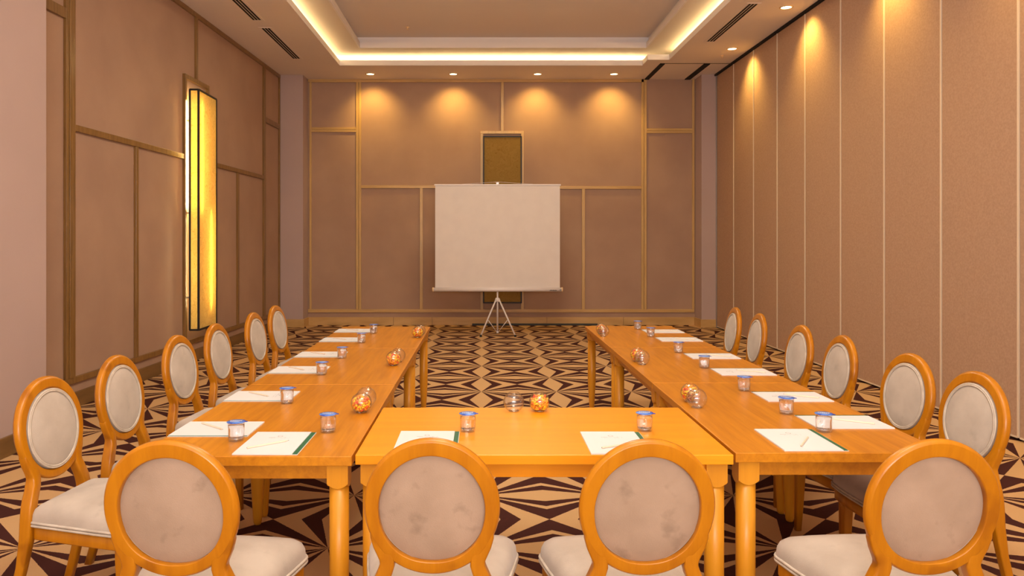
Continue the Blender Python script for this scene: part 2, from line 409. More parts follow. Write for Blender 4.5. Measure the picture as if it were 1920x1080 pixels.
trim([(0, D+.01, FY0, FY1, 3.545, 3.60), (0, D+.01, FY0, FY0+.05, Z0+.028, 3.545), (0, D+.01, FY1-.05, FY1, Z0+.028, 3.545)], M['trim_dark'], LW, 'upright wooden frame round the lit left lamp')

# folding partition on the right
bm = B(); box(bm, XR+.08, XR+.25, YN, YB+.1, 0, ZC+.3)
wr = struct('wall_right', bm, M['wall'], 'folding partition wall of tall beige fabric panels')
seams = [13.40, 12.50, 11.58, 10.65, 9.73, 8.76, 7.81, 6.84, 5.85, 4.88, 3.92, 2.95, 2.0, 1.05, .1, -.85, -1.8, -2.75, YN]
for a, b in zip(seams, seams[1:]):
    bm = B(); box(bm, XR, XR+.07, b+.008, a-.008, .035, ZC-.035)
    p = obj('partition_panel', bm, M['partition'], wr, .003)
    bm = B(); box(bm, XR-.006, XR+.06, b+.001, b+.018, .03, ZC-.035)
    obj('seal_strip', bm, M['alu'], p)
    bm = B(); box(bm, XR-.004, XR+.03, b+.02, a-.01, .022, .036); obj('bottom_rail', bm, M['alu'], p)
bm = B(); box(bm, XR-.03, XR+.08, YN, 13.45, ZC-.03, ZC+.01); obj('ceiling_track', bm, M['slot'], wr)
bm = B(); box(bm, XR-.01, XR+.06, 13.41, 13.45, 0, ZC-.03); obj('jamb', bm, M['steel'], wr, .002)

# ceiling
bm = B()
T = .08
box(bm, -4.6, OX0, YN, YB+.1, ZC, ZC+T); box(bm, OX1, 4.6, YN, YB+.1, ZC, ZC+T)
box(bm, OX0, OX1, OY1, YB+.1, ZC, ZC+T); box(bm, OX0, OX1, YN, OY0, ZC, ZC+T)
box(bm, JX, OX1, JY, OY1, ZC, ZC+T)
ce = struct('ceiling', bm, M['ceiling'], 'mauve ceiling with a glowing stepped cove')
def rim(bm, x0, x1, ya, yb, z0, z1, t, jog=None):     # ring of thin faces lining an opening
    box(bm, x0-t, x0+.004, ya, yb, z0, z1)
    if jog:
        jx, jy = jog
        box(bm, x1-.004, x1+t, ya, jy, z0, z1); box(bm, jx-.004, x1, jy-.004, jy+t, z0, z1); box(bm, jx-.004, jx+t, jy, yb, z0, z1)
        box(bm, x0, jx, yb-.004, yb+t, z0, z1)
    else:
        box(bm, x1-.004, x1+t, ya, yb, z0, z1); box(bm, x0, x1, yb-.004, yb+t, z0, z1)
bm = B(); rim(bm, OX0, OX1, OY0, OY1, ZC-.002, ZC+T+.003, .012, (JX, JY)); obj('cove_lip', bm, M['lip'], ce)
bm = B()
PK = .40                                  # cove pocket walls, upper soffit
box(bm, OX0-PK-.1, OX0-PK, OY0-PK, OY1+.55, ZC+T, ZS); box(bm, OX1+PK, OX1+PK+.1, OY0-PK, OY1+.55, ZC+T, ZS)
box(bm, OX0-PK, OX1+PK, OY1+.55, OY1+.65, ZC+T, ZS); box(bm, OX0-PK, OX1+PK, OY0-PK-.1, OY0-PK, ZC+T, ZS)
IX0, IX1, IY0, IY1 = -1.985, 2.645, -1.1, 12.34
box(bm, OX0-PK-.1, IX0, OY0-PK-.1, OY1+.65, ZS, ZS+.06); box(bm, IX1, OX1+PK+.1, OY0-PK-.1, OY1+.65, ZS, ZS+.06)
box(bm, IX0, IX1, IY1, OY1+.65, ZS, ZS+.06); box(bm, IX0, IX1, OY0-PK-.1, IY0, ZS, ZS+.06)
obj('cove_soffit', bm, simple('soffit_paint', (.80,.72,.64), .8), ce)
bm = B(); rim(bm, IX0, IX1, IY0, IY1, ZS-.001, ZS+.088, .02)
q = .05
rim(bm, IX0-q, IX1+q, IY0-q, IY1+q, ZS+.08, ZI+.02, .02)
box(bm, IX0-q-.02, IX0, IY0, IY1, ZS+.08, ZS+.088); box(bm, IX1, IX1+q+.02, IY0, IY1, ZS+.08, ZS+.088); box(bm, IX0, IX1, IY1, IY1+q+.02, ZS+.08, ZS+.088)
obj('tray_edge', bm, M['lip'], ce)
bm = B(); box(bm, IX0-.15, IX1+.15, IY0-.15, IY1+.15, ZI, ZI+.08); obj('tray_ceiling', bm, M['ceiling'], ce)
# access panel joint and partition tracks in the ceiling
bm = B(); box(bm, 2.93, 3.01, 12.62, YB-.03, ZC-.012, ZC+.002); box(bm, 3.66, 3.76, 12.62, YB-.03, ZC-.012, ZC+.002)
box(bm, 2.93, XR, 12.60, 12.62, ZC-.004, ZC+.002)
obj('storage_track', bm, M['slot'], ce)
# slot diffusers
def vent(x0, x1, ya, yb, label):
    t = thing('air_vent', label, 'air vent', ((x0+x1)/2, (ya+yb)/2, ZC), 0, 'ceiling slot diffusers')
    hw, hl = (x1-x0)/2, (yb-ya)/2
    bm = B(); box(bm, -hw-.03, hw+.03, -hl-.03, hl+.03, -.004, 0); obj('frame', bm, M['ceiling'], t)
    n = 3; w_ = 2*hw/n
    for k in range(n):
        bm = B(); c = -hw + w_*(k+.5); box(bm, c-w_*.32, c+w_*.32, -hl, hl, -.007, -.003); s = obj('slot', bm, M['slot'], t)
        bm = B(); box(bm, c-w_*.32, c+w_*.32, hl-.03, hl+.005, -.009, -.005); obj('end_cap', bm, M['lip'], s)
vent(-3.045, -2.925, 10.50, 12.28, 'three slot dark ceiling vent nearest the back left corner')
vent(-3.045, -2.925, 8.30, 10.13, 'dark slotted ceiling vent cut by the top edge, above the lit wall lamp')
vent(3.28, 3.40, 9.42, 11.22, 'dark slotted ceiling vent between cove and folding partition')
# downlights
def downlight(x, y, label, group, tilt=0, e=66, dx=0, dy=0):
    t = thing('downlight', label, 'downlight', (x, y, ZC), 0, group)
    bm = B(); lathe(bm, [(.062,-.002),(.066,-.010),(.082,-.008),(.086,0)], 32, cap0=False, cap1=False); obj('trim_ring', bm, M['ring'], t)
    bm = B(); lathe(bm, [(0,-.004),(.064,-.004),(.064,-.001)], 32, cap1=False); obj('lens', bm, M['lens'], t)
    d = bpy.data.lights.new('downlight_beam', 'SPOT'); d.energy = e; d.color = (1,.62,.15); d.spot_size = math.radians(104); d.spot_blend = 1; d.shadow_soft_size = .05
    o = bpy.data.objects.new('downlight_beam', d); COL.objects.link(o); o.parent = t; o.location = (0,0,-.03); o.rotation_euler = (math.radians(dx), math.radians(dy), 0)
for x, l in ((-1.97,'leftmost'),(-.515,'second from left'),(.965,'third from left'),(2.305,'rightmost')):
    downlight(x, 13.40, 'round lit downlight above the back wall, %s of four' % l, 'downlights above the back wall', dx=30)
for i, (y, l) in enumerate(((11.63,'farther'),(9.56,'nearer'))):
    downlight(3.80, y, 'round lit downlight beside the folding partition, %s of the two in view' % l, 'downlights along the folding partition', e=84, dy=-24)
for y in (7.6, 5.6, 3.6, 1.6):
    d = bpy.data.lights.new('downlight_beam', 'SPOT'); d.energy = 84; d.color = (1,.62,.15); d.spot_size = math.radians(104); d.spot_blend = 1; d.shadow_soft_size = .05
    o = bpy.data.objects.new('downlight_beam', d); COL.objects.link(o); o.location = (3.8, y, ZC-.03); o.rotation_euler = (0, math.radians(-26), 0)
def sprinkler(x, y, z, label):
    bm = B(); lathe(bm, [(.028,0),(.028,-.006),(.010,-.010),(.010,-.03),(.018,-.032),(.018,-.036),(0,-.036)], 20, cap0=True)
    tag(obj('sprinkler_head', bm, M['ring'], None, 0, (x, y, z)), label, 'sprinkler', 'ceiling sprinklers')
sprinkler(3.78, 12.06, ZC, 'tiny round sprinkler head in the ceiling beside the partition')
sprinkler(-1.16, 11.79, ZI, 'tiny round sprinkler head in the sunken tray ceiling')

# wall lamps
def wall_lamp(label, loc, rz, lit):
    """local: x along the wall, +y out of the wall, z up"""
    t = thing('wall_lamp', label, 'wall lamp', loc, rz, 'tall box wall lamps')
    sh = M['parch'] if lit else M['parch_unlit']
    H, W2, dd, gap = 2.98, .338, .105, .055
    bm = B(); fr = .011
    for x in (-W2, W2):
        for y in (gap, gap+dd): box(bm, x-fr, x+fr, y-fr, y+fr, 0, H)
    for z in (0, H):
        for y in (gap, gap+dd): box(bm, -W2, W2, y-fr, y+fr, z-fr, z+fr)
        for x in (-W2, W2): box(bm, x-fr, x+fr, gap, gap+dd, z-fr, z+fr)
    obj('frame', bm, M['dark'], t)
    bm = B(); box(bm, -W2+fr, W2-fr, gap+dd-.002, gap+dd+.001, fr, H-fr); obj('front_shade', bm, sh, t)
    for s in (-1, 1):
        bm = B(); x = s*W2; box(bm, x-.0015, x+.0015, gap+fr, gap+dd-fr, fr, H-fr); obj('side_shade', bm, sh, t)
    bm = B(); box(bm, -W2+fr, W2-fr, gap+fr, gap+dd-fr, -.001, .002); obj('end_plate', bm, M['dark'], t)
    bm = B(); box(bm, -W2+fr, W2-fr, gap+fr, gap+dd-fr, H-.002, H+.001); obj('end_plate', bm, M['dark'], t)
    for z in (.4, 1.45, 2.6):
        for s in (-1, 1):
            bm = B(); box(bm, s*(W2-.03)-.012, s*(W2-.03)+.012, 0, gap+.004, z-.01, z+.01); obj('bracket', bm, M['steel'], t)
    if lit:
        for x, yy, z0, z1 in lit:
            rr = .013 if yy > .05 else .009
            bm = B(); lathe(bm, [(0,z0),(rr,z0),(rr,z1),(0,z1)], 12, x, yy); obj('light_tube', bm, M['tube'] if yy > .05 else M['back_tube'], t)
    else:
        bm = B(); box(bm, -.06, .06, 0, gap+.03, .05, H-.05); obj('back_plate', bm, M['steel'], t)
    return t
wall_lamp('tall unlit parchment box lamp on the back wall, mostly behind the projection screen', (.355, YB, .42), PI, None)
gy = .115
yc = FY0+.035+.355
# the left wall faces +x: local +y must point to +x, local +x then points to -y
wall_lamp('tall glowing yellow parchment box lamp on the left wall', (lx(yc), yc, .43), -PI/2+.025, [(.20, gy, 1.5, 2.85), (-.14, gy, .25, 1.45), (.318, .045, 1.5, 2.85)])

# ================================================================== PROJECTION SCREEN
SX, SY = .24, 12.34
t = thing('projection_screen', 'white projection screen on a white tripod before the back wall', 'projection screen', (SX, SY, 0))
bm = B(); lathe(bm, [(.014,.05),(.014,1.2)], 12); lathe(bm, [(.011,1.2),(.011,2.44)], 12); lathe(bm, [(.02,.04),(.02,.07)], 12); obj('pole', bm, M['white_metal'], t)
bm = B(); lathe(bm, [(.03,.545),(.042,.56),(.042,.59),(.028,.61)], 16); obj('collar', bm, M['white_metal'], t)
for ax, ay in ((-.27,-.17),(.28,-.17),(0,.30)):
    bm = B(); tube(bm, [(ax*.10, ay*.10, .575), (ax, ay, .02)], .013, 10); lg = obj('leg', bm, M['white_metal'], t)
    bm = B(); lathe(bm, [(.018,0),(.02,.012),(.016,.035)], 12, ax, ay); obj('rubber_foot', bm, M['rubber'], lg)
    bm = B(); tube(bm, [(ax*.56, ay*.56, .26), (ax*.05, ay*.05, .06)], .006, 8); obj('brace', bm, M['white_metal'], t)
bm = B(); box(bm, -1.005, 1.005, -.03, -.0285, .77, 2.425); obj('screen_sheet', bm, M['screen'], t)
bm = B(); box(bm, -1.02, 1.02, -.04, -.018, 2.42, 2.445); obj('top_bar', bm, M['white_metal'], t, .004)
bm = B(); tube(bm, [(-1.03,-.03,.745),(1.03,-.03,.745)], .034, 20); cs = obj('casing', bm, M['white_metal'], t)
for s in (-1,1):
    bm = B(); tube(bm, [(s*1.03,-.03,.745),(s*1.05,-.03,.745)], .037, 20); obj('end_cap', bm, M['ring'], cs)
bm = B()
for k in range(9): box(bm, .84+k*.0125, .849+k*.0125, -.0665, -.0645, .727+.004*(k%2), .742-.003*(k%3==0))
for k in range(3): box(bm, 1.0+k*.01, 1.006+k*.01, -.0665, -.0645, .735, .75)
obj('printed_mark', bm, M['dark'], cs)
bm = B(); box(bm, -.02, .02, -.02, .02, 2.44, 2.475); obj('hanging_hook', bm, M['steel'], t)
bm = B(); tube(bm, [(-.57,-.03,2.445),(0,0,2.482),(.57,-.03,2.445)], .003, 6); obj('cord', bm, M['white_metal'], t)

# ================================================================== TABLES
def table(name_label, loc, rz, top_mat, L=1.40, W=.80):
    t = thing('conference_table', name_label, 'table', loc, rz, 'conference tables in a u shape')
    hl, hw = L/2-.0015, W/2-.0015
    bm = B(); box(bm, -hl, hl, -hw, hw, .713, .75); obj('tabletop', bm, top_mat, t, .003)
    bm = B(); i = .04
    box(bm, -hl+i, hl-i, -hw+i, -hw+i+.02, .655, .7135); box(bm, -hl+i, hl-i, hw-i-.02, hw-i, .655, .7135)
    box(bm, -hl+i, -hl+i+.02, -hw+i, hw-i, .655, .7135); box(bm, hl-i-.02, hl-i, -hw+i, hw-i, .655, .7135)
    obj('apron', bm, top_mat, t, .002)
    for sx in (-1, 1):
        for sy in (-1, 1):
            cx, cy = sx*(hl-.056), sy*(hw-.056)
            bm = B(); h = .039; n = 8; z = lambda a, b: .642-.018*(1-(min(abs(a),abs(b))/h)**2)
            g = [[bm.verts.new((cx-h+2*h*a/n, cy-h+2*h*b/n, z(-h+2*h*a/n, -h+2*h*b/n))) for b in range(n+1)] for a in range(n+1)]
            tp = [[bm.verts.new((cx-h+2*h*a/n, cy-h+2*h*b/n, .7132)) if a in (0,n) or b in (0,n) else None for b in range(n+1)] for a in range(n+1)]
            for a in range(n):
                for b in range(n): bm.faces.new((g[a][b], g[a][b+1], g[a+1][b+1], g[a+1][b]))
                for b in (0, n):
                    bm.faces.new((g[a][b], g[a+1][b], tp[a+1][b], tp[a][b])); bm.faces.new((g[b][a], g[b][a+1], tp[b][a+1], tp[b][a]))
            lathe(bm, [(.013,0),(.019,.004),(.023,.02),(.036,.24),(.0365,.30),(.0365,.63)], 24, cx, cy)
            obj('leg', bm, M['tleg'], t, 0, None)
    return t
LXc, RXc = -.48-.40, .943+.40
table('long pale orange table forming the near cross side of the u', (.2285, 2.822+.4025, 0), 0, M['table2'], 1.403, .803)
R90 = PI/2
for k, l in enumerate(('front', 'middle', 'far')):
    table('%s table of the left row, orange wood' % l, (LXc, 2.805+.7+1.4055*k, 0), R90, M['table'])
for k, l in enumerate(('front', 'middle', 'far')):
    table('%s table of the right row, orange wood' % l, (RXc, 2.85+.7+1.4055*k, 0), R90, M['table'])

# ================================================================== CHAIRS
def tilt(z): return -.14*(z-.757)
def make_chair(label):
    t = thing('banquet_chair', label, 'chair', (0,0,0), 0, 'oval back chairs around the tables')
    # oval ring
    bm = B(); n = 72; secs = []
    oa, ob, oc = .2015, .210, .757; ia, ib, ic = .157, .1635, .7515
    for k in range(n):
        a = 2*PI*k/n; c, s = math.cos(a), math.sin(a)
        po = Vector((oa*c, oc+ob*s)); pi_ = Vector((ia*c, ic+ib*s)) if s > 0 else Vector((ia*math.copysign(abs(c)**.9, c), ic-ib*abs(s)**.92))
        # section from inner to outer, rounded; front (+y) and rear (-y)
        sec = []
        for u, v in ((0,-.013),(.03,-.0168),(.07,-.0178),(.10,-.018),(.78,-.018),(.82,-.0178),(.95,-.0105),(.985,-.008),(1,-.005),(1,.005),(.985,.008),(.95,.0115),(.82,.0178),(.78,.018),(.22,.018),(.18,.0178),(.03,.011),(0,.008)):
            p = pi_ + (po-pi_)*u; sec.append((p.x, tilt(p.y)+v, p.y))
        secs.append(sec)
    loft(bm, secs, closed=True); obj('back_frame', bm, M['chair'], t)
    # padded back, front cushion and rear panel
    def oval(r, k, n=64): a = 2*PI*k/n; return (ia*r*math.cos(a), ic+ib*r*math.sin(a))
    def disc(bm, ys, off=1.0, n=64):
        rings = []
        for r, y in ys:
            if r == 0: rings.append([bm.verts.new((0, tilt(ic)+y, ic))]); continue
            rings.append([bm.verts.new((oval(r*off,k)[0], tilt(oval(r*off,k)[1])+y, oval(r*off,k)[1])) for k in range(n)])
        for a, b in zip(rings, rings[1:]):
            for i in range(n):
                vs = []
                for v in (a[i%len(a)], a[(i+1)%n%len(a)], b[(i+1)%n%len(b)], b[i%len(b)]):
                    if v not in vs: vs.append(v)
                if len(vs) > 2: bm.faces.new(vs).smooth = True
    bm = B(); disc(bm, [(0,.034),(.25,.0335),(.5,.031),(.7,.027),(.85,.021),(.93,.016),(.97,.010),(.99,.002)], 1.03)
    bc = obj('back_cushion', bm, M['fabric'], t)
    bm = B()
    for rr, yy in ((.985,.0195),(.945,.0205)):
        tube(bm, [(oval(rr,k)[0], tilt(oval(rr,k)[1])+yy, oval(rr,k)[1]) for k in range(64)], .0042, 8, closed=True, ref=(0,1,0))
    obj('piping', bm, M['piping'], bc)
    bm = B(); disc(bm, [(0,-.0075),(.4,-.0070),(.75,-.0045),(.92,-.0010),(1.0,.004)], 1.03); obj('back_panel', bm, M['panel'], t)
    # seat outline
    def outline(y):
        pass
    rw, fw, y0, y1 = .190, .262, .050, .515
    cor = []
    def arc(cx, cy, r, a0, a1, k=6): return [(cx+r*math.cos(math.radians(a0+(a1-a0)*i/k)), cy+r*math.sin(math.radians(a0+(a1-a0)*i/k))) for i in range(k+1)]
    pts = arc(fw-.05, y1-.052, .05, -5, 82)
    pts += [(x, y1+.002+.012*(1-(x/.2)**2)) for x in (.15,.1,.05,0,-.05,-.1,-.15)]
    pts += arc(-fw+.05, y1-.052, .05, 98, 185)
    pts += [(-fw+ (fw-rw)*q_, y1-.07-(y1-y0-.09)*q_) for q_ in (.2,.4,.6,.8)]
    pts += arc(-rw+.02, y0+.02, .02, 185, 268, 3) + [(-.1,y0),(0,y0),(.1,y0)] + arc(rw-.02, y0+.02, .02, 272, 355, 3)
    pts += [(fw-(fw-rw)*q_, y1-.07-(y1-y0-.09)*q_) for q_ in (.8,.6,.4,.2)]
    cx, cy = 0, .285
    def off(p, s, z): return (cx+(p[0]-cx)*s, cy+(p[1]-cy)*s, z)
    bm = B(); secs = []
    for s_, z in ((.97,.405),(1,.412),(1.004,.432),(.995,.452),(.965,.470),(.90,.484),(.78,.496),(.6,.506),(.35,.513),(.12,.516)):
        secs.append([off(p, s_, z) for p in pts])
    loft(bm, secs); seat = obj('seat', bm, M['fabric'], t)
    bm = B()
    tube(bm, [off(p, 1.012, .409) for p in pts], .0055, 8, closed=True); tube(bm, [off(p, 1.012, .421) for p in pts], .0055, 8, closed=True)
    obj('piping', bm, M['piping'], seat)
    bm = B(); n_ = len(pts)
    secs = [[off(p, s_, z) for p in pts] for s_, z in ((.90,.352),(.978,.352),(.982,.356),(.982,.408),(.90,.408))]
    loft(bm, secs, cap=False)
    obj('seat_frame', bm, M['chair'], t)
    # rear legs with the stiles that carry the oval
    for s in (-1, 1):
        path = [(.1705,.008,.700),(.1665,.010,.685),(.164,.0125,.668),(.155,.0164,.640),(.1445,.0196,.617),(.136,.022,.598),(.1345,.025,.578),(.141,.028,.556),(.153,.031,.530),(.166,.033,.500),(.174,.034,.470),(.179,.034,.43),(.181,.032,.36),(.183,.012,.24),(.184,-.02,.11),(.186,-.052,0)]
        hw = [.010,.017,.020,.0215,.022,.0225,.0225,.0225,.022,.022,.022,.0215,.021,.019,.0175,.016]
        bm = B(); secs = []
        for i, (x, y, z) in enumerate(path):
            a = Vector(path[max(i-1,0)]); b = Vector(path[min(i+1,len(path)-1)]); d = (b-a)
            if i == len(path)-1: d = Vector((0,0,-1))
            d.normalize()
            nx = Vector((d.z, 0, -d.x)); nx.normalize(); 
            if nx.x < 0: nx = -nx
            ny = Vector((0,1,0)); dep = .014 if z > .69 else .0176 if z > .6 else .0195 if z > .57 else .0225 if z > .5 else .024 if z > .3 else .018
            secs.append([Vector((x,y,z)) + nx*p + ny*q_*(dep/.0175) for p, q_ in rrect(hw[i], .0175, min(.007, hw[i]*.6))])
        if s < 0: secs = [[Vector((-p.x, p.y, p.z)) for p in sec] for sec in secs]
        loft(bm, secs); obj('leg', bm, M['chair'], t)
    for s in (-1, 1):
        bm = B(); secs = []
        for z, h, o in ((.405,.022,0),(.30,.021,0),(.15,.018,.004),(0,.0145,.010)):
            secs.append([(s*(.213+o*.5)+p, .455+o+q_, z) for p, q_ in rrect(h, h, .004)])
        loft(bm, secs); obj('leg', bm, M['chair'], t)
    return t
FR = [(-.911, 2.24, -3), (-.150, 2.26, -1), (.484, 2.25, 2), (1.322, 2.25, 2)]
FL = ['front chair at the left corner, its back to the camera', 'front chair left of the middle, back turned, before the pale table',
      'front chair right of the middle, back turned, before the pale table', 'front chair at the right corner, its back to the camera']
ch = make_chair(FL[0]); ch.location = (FR[0][0], FR[0][1], 0); ch.rotation_euler = (0,0,math.radians(FR[0][2]))
for (x, y, r), l in list(zip(FR, FL))[1:]: dup(ch, (x, y, 0), math.radians(r), l, ch['group'])
ordw = ['nearest', 'second', 'third', 'fourth', 'fifth', 'farthest']
for i, y in enumerate((3.23, 3.83, 4.64, 5.29, 6.10, 6.75)):
    lb = ['nearest oval back chair on the left side of the left tables, seat in full view'] + ['oval back chair on the outer left side, %s from the camera' % o for o in ordw[1:]]
    dup(ch, ([-1.83,-1.815,-1.835,-1.83,-1.81,-1.81][i], y, 0), -PI/2 + math.radians([-6,-4,-5,-4,-4,-5][i]), lb[i], ch['group'])
for i, y in enumerate((3.35, 3.89, 4.635, 5.195, 6.02, 6.565)):
    lb = ['nearest oval back chair on the right side of the right tables, behind the corner chair'] + ['oval back chair on the outer right side by the partition, %s from the camera' % o for o in ordw[1:]]
    dup(ch, ([2.15,2.16,2.165,2.15,2.16,2.15][i], y, 0), PI/2 + math.radians([5,5,0,0,-3,-3][i]), lb[i], ch['group'])

# ================================================================== PADS AND PENCILS
def make_pad(label, strip=.019):
    """local: reader faces +y, origin at pad centre on the table; .245 x .325"""
    t = thing('notepad', label, 'notepad', (0,0,0), 0, 'white notepads at the places')
    bm = B(); box(bm, -.1215, .1215, -.162, .162, 0, .0018); obj('folder', bm, M['paper'], t)
    bm = B(); box(bm, .1205-strip, .1195, -.1605, .1605, .0018, .0028); obj('binding_strip', bm, M['green'], t)
    bm = B(); box(bm, -.121, .1205-strip-.0005, -.161, .1615, .0018, .0044); obj('sheets', bm, M['paper'], t)
    bm = B()
    # small emblem: two interlocked arcs, below it two rows of small marks
    def arcp(r0, r1, a0, a1, cx, cy, n=10):
        for i in range(n):
            p = []
            for a, rr in ((a0+(a1-a0)*i/n, r0), (a0+(a1-a0)*i/n, r1), (a0+(a1-a0)*(i+1)/n, r1), (a0+(a1-a0)*(i+1)/n, r0)):
                p.append(bm.verts.new((cx+rr*1.25*math.cos(math.radians(a)), cy+rr*math.sin(math.radians(a)), .0046)))
            bm.faces.new(p)
    arcp(.006, .0085, 20, 200, -.008, .092); arcp(.006, .0085, 200, 380, -.008, .088)
    rnd = random.Random(3)
    def marks(y, h, x0, x1, st):
        x = x0
        while x < x1:
            if rnd.random() < .85:
                for q_ in ((x, x+st*.16, y, y+h), (x, x+st*.6, y+h*(.85 if rnd.random()<.5 else .0), y+h*(1 if rnd.random()<.5 else .15))):
                    a0, a1, b0, b1 = q_
                    bm.faces.new([bm.verts.new(p) for p in ((a0,b0,.0046),(a1,b0,.0046),(a1,max(b1,b0+.0006),.0046),(a0,max(b1,b0+.0006),.0046))])
            x += st
    marks(.068, .005, -.048, .034, .0062); marks(.056, .0026, -.042, .030, .0048)
    obj('printed_heading', bm, M['print'], t, recalc=False)
    return t
ZT = .7502
pads = []   # (cx, cy, rz, label)
pads_f = [(-.806, 2.985, 'white notepad at the left corner place of the near side, green strip on its right'),
          (-.2165, 3.0, 'white notepad half hidden by the left middle front chair'),
          (.5235, 2.99, 'white notepad half hidden by the right middle front chair'),
          (1.2575, 3.035, 'white notepad at the right corner place of the near side, green strip on its right')]
lfY = (3.205, 3.877, 4.663, 5.29, 6.075, 6.68)
rtY = (3.335, 3.872, 4.60, 5.222, 6.10, 6.645)
p0 = make_pad(pads_f[0][2]); p0.location = (pads_f[0][0], pads_f[0][1], ZT)
for x, y, l in pads_f[1:]: dup(p0, (x, y, ZT), 0, l, p0['group'])
pl = make_pad('white notepad on the left row, nearest the camera', .006); pl.location = (-1.112, lfY[0], ZT); pl.rotation_euler = (0,0,-PI/2)
for i in range(1, 6): dup(pl, (-1.116, lfY[i], ZT), -PI/2, 'white notepad on the left row, %s from the camera' % ordw[i], p0['group'])
pr = dup(p0, (1.573, rtY[0], ZT), PI/2, 'white notepad on the right row, nearest the camera', p0['group'])
for i in range(1, 6): dup(p0, (1.565, rtY[i], ZT), PI/2, 'white notepad on the right row, %s from the camera' % ordw[i], p0['group'])

def make_pencil(label, loc, rz):
    t = thing('pencil', label, 'pencil', loc, rz, 'plain wooden pencils on the pads')
    L = .172; r = .0036
    bm = B(); secs = []
    for x, k in ((-L/2,1),(L/2-.018,1)): secs.append([(x, r*k*math.cos(PI*i/3), r*k*math.sin(PI*i/3)+r) for i in range(6)])
    loft(bm, secs, smooth=False); b = obj('barrel', bm, M['pencil'], t)
    bm = B(); loft(bm, [[(x, rr*math.cos(PI*i/3), rr*math.sin(PI*i/3)+r) for i in range(6)] for x, rr in ((L/2-.018,.0035),(L/2-.004,.0012))]); obj('sharpened_cone', bm, M['pencil'], t)
    bm = B(); loft(bm, [[(x, rr*math.cos(PI*i/3), rr*math.sin(PI*i/3)+r) for i in range(6)] for x, rr in ((L/2-.005,.0013),(L/2,.0003))])
    loft(bm, [[(x, .0018*math.cos(PI*i/3), .0018*math.sin(PI*i/3)+r) for i in range(6)] for x in (-L/2-.0006,-L/2)]); obj('lead', bm, M['lead'], t)
    return t
ZP = ZT + .0046
def seg(a, b): return ((a[0]+b[0])/2, (a[1]+b[1])/2, ZP), math.atan2(b[1]-a[1], b[0]-a[0])
c, r = seg((-.895,2.886), (-.757,3.004))
pn = make_pencil('pencil on the left corner notepad of the near side', c, r)
c, r = seg((.4530,2.893), (.606,2.966)); dup(pn, c, r, 'pencil on the pad behind the right middle front chair, its end peeping out', pn['group'])
c, r = seg((1.215,2.915), (1.306,3.062)); dup(pn, c, r, 'pencil lying steeply on the right corner notepad of the near side', pn['group'])
for i in range(6):
    x0, y0_ = -1.27, lfY[i]-.122
    c, r = seg((x0+.055, y0_+.208), (x0+.20, y0_+.082))
    dup(pn, c, r + [0,.03,-.04,.02,0,-.02][i], 'pencil on the left row notepad %s from the camera' % ordw[i], pn['group'])
    x0, y0_ = 1.41, rtY[i]-.122
    c, r = seg((x0+.125, y0_+.155), (x0+.268, y0_+.055))
    dup(pn, c, r + PI + [.02,0,.03,-.02,0,.04][i], 'pencil on the right row notepad %s from the camera' % ordw[i], pn['group'])

# ================================================================== WATER CUPS
def make_cup(label):
    t = thing('water_cup', label, 'cup of water', (0,0,0), 0, 'sealed plastic water cups')
    bm = B(); seg_ = 48; R0, R1, H = .0305, .0335, .074
    prof = [(0,.001),(.024,.001),(.0265,0),(.0295,.001),(R0,.004),(.0315,.012),(.0300,.0135),(.0310,.016),(.0322,.05),(.0330,.062),(.0338,.066),(.0330,.070),(.0345,.0735),(.0345,.075),
            (.0318,.075),(.0316,.066),(.0308,.05),(.0296,.016),(.0275,.010),(0,.009)]
    rings = []
    for j, (rr, z) in enumerate(prof):
        if rr == 0: rings.append([bm.verts.new((0,0,z))]); continue
        ring = []
        for i in range(seg_):
            a = 2*PI*i/seg_; k = 1 + (.012*math.cos(12*a) if .004 < z < .06 else 0)
            ring.append(bm.verts.new((rr*k*math.cos(a), rr*k*math.sin(a), z)))
        rings.append(ring)
    for a, b in zip(rings, rings[1:]):
        for i in range(seg_):
            vs = []
            for v in (a[i%len(a)], a[(i+1)%seg_%len(a)], b[(i+1)%seg_%len(b)], b[i%len(b)]):
                if v not in vs: vs.append(v)
            if len(vs) > 2: bm.faces.new(vs).smooth = True
    obj('cup_body', bm, M['cup'], t)
    bm = B(); lathe(bm, [(0,.0098),(.0270,.0108),(.0290,.0165),(.0303,.05),(.0308,.062),(0,.062)], 40); obj('water', bm, M['water'], t)
    bm = B(); lathe(bm, [(0,.0762),(.0355,.0760),(.0368,.0748),(.0362,.0742),(0,.0752)], 40)
    box(bm, .030, .0435, -.008, .008, .0738, .0746); ld = obj('foil_lid', bm, M['lid'], t)
    bm = B(); rnd = random.Random(5)
    for k in range(6):
        x = -.023+.0078*k; h = .010+.006*rnd.random()
        box(bm, x, x+.0034, .0, h, .0762, .0765); box(bm, x, x+.0068, h*.7, h, .0762, .0765)
    for k in range(8): box(bm, -.016+.004*k, -.0135+.004*k, -.012, -.009, .0762, .0765)
    obj('lid_print', bm, M['paper'], ld)
    return t
cups = [(-.9666,2.996,'sealed water cup with blue lid in front of the nearest left row notepad', 8),
 (-.633,3.13,'sealed water cup with blue lid right of the left corner notepad', 5),
 (-.061,3.14,'sealed water cup with blue lid on the pale table, left of the two there', 0),
 (.668,3.15,'sealed water cup with blue lid on the pale table, right of the two there', -15),
 (1.402,3.138,'sealed water cup with blue lid beside the right corner notepad', -25)]
for i, (x, y) in enumerate(((-.944,3.685),(-.943,4.474),(-.939,5.10),(-.931,5.87),(-.925,6.48))):
    cups.append((x, y, 'sealed water cup before the left row notepad %s from the camera' % ordw[i+1], 15))
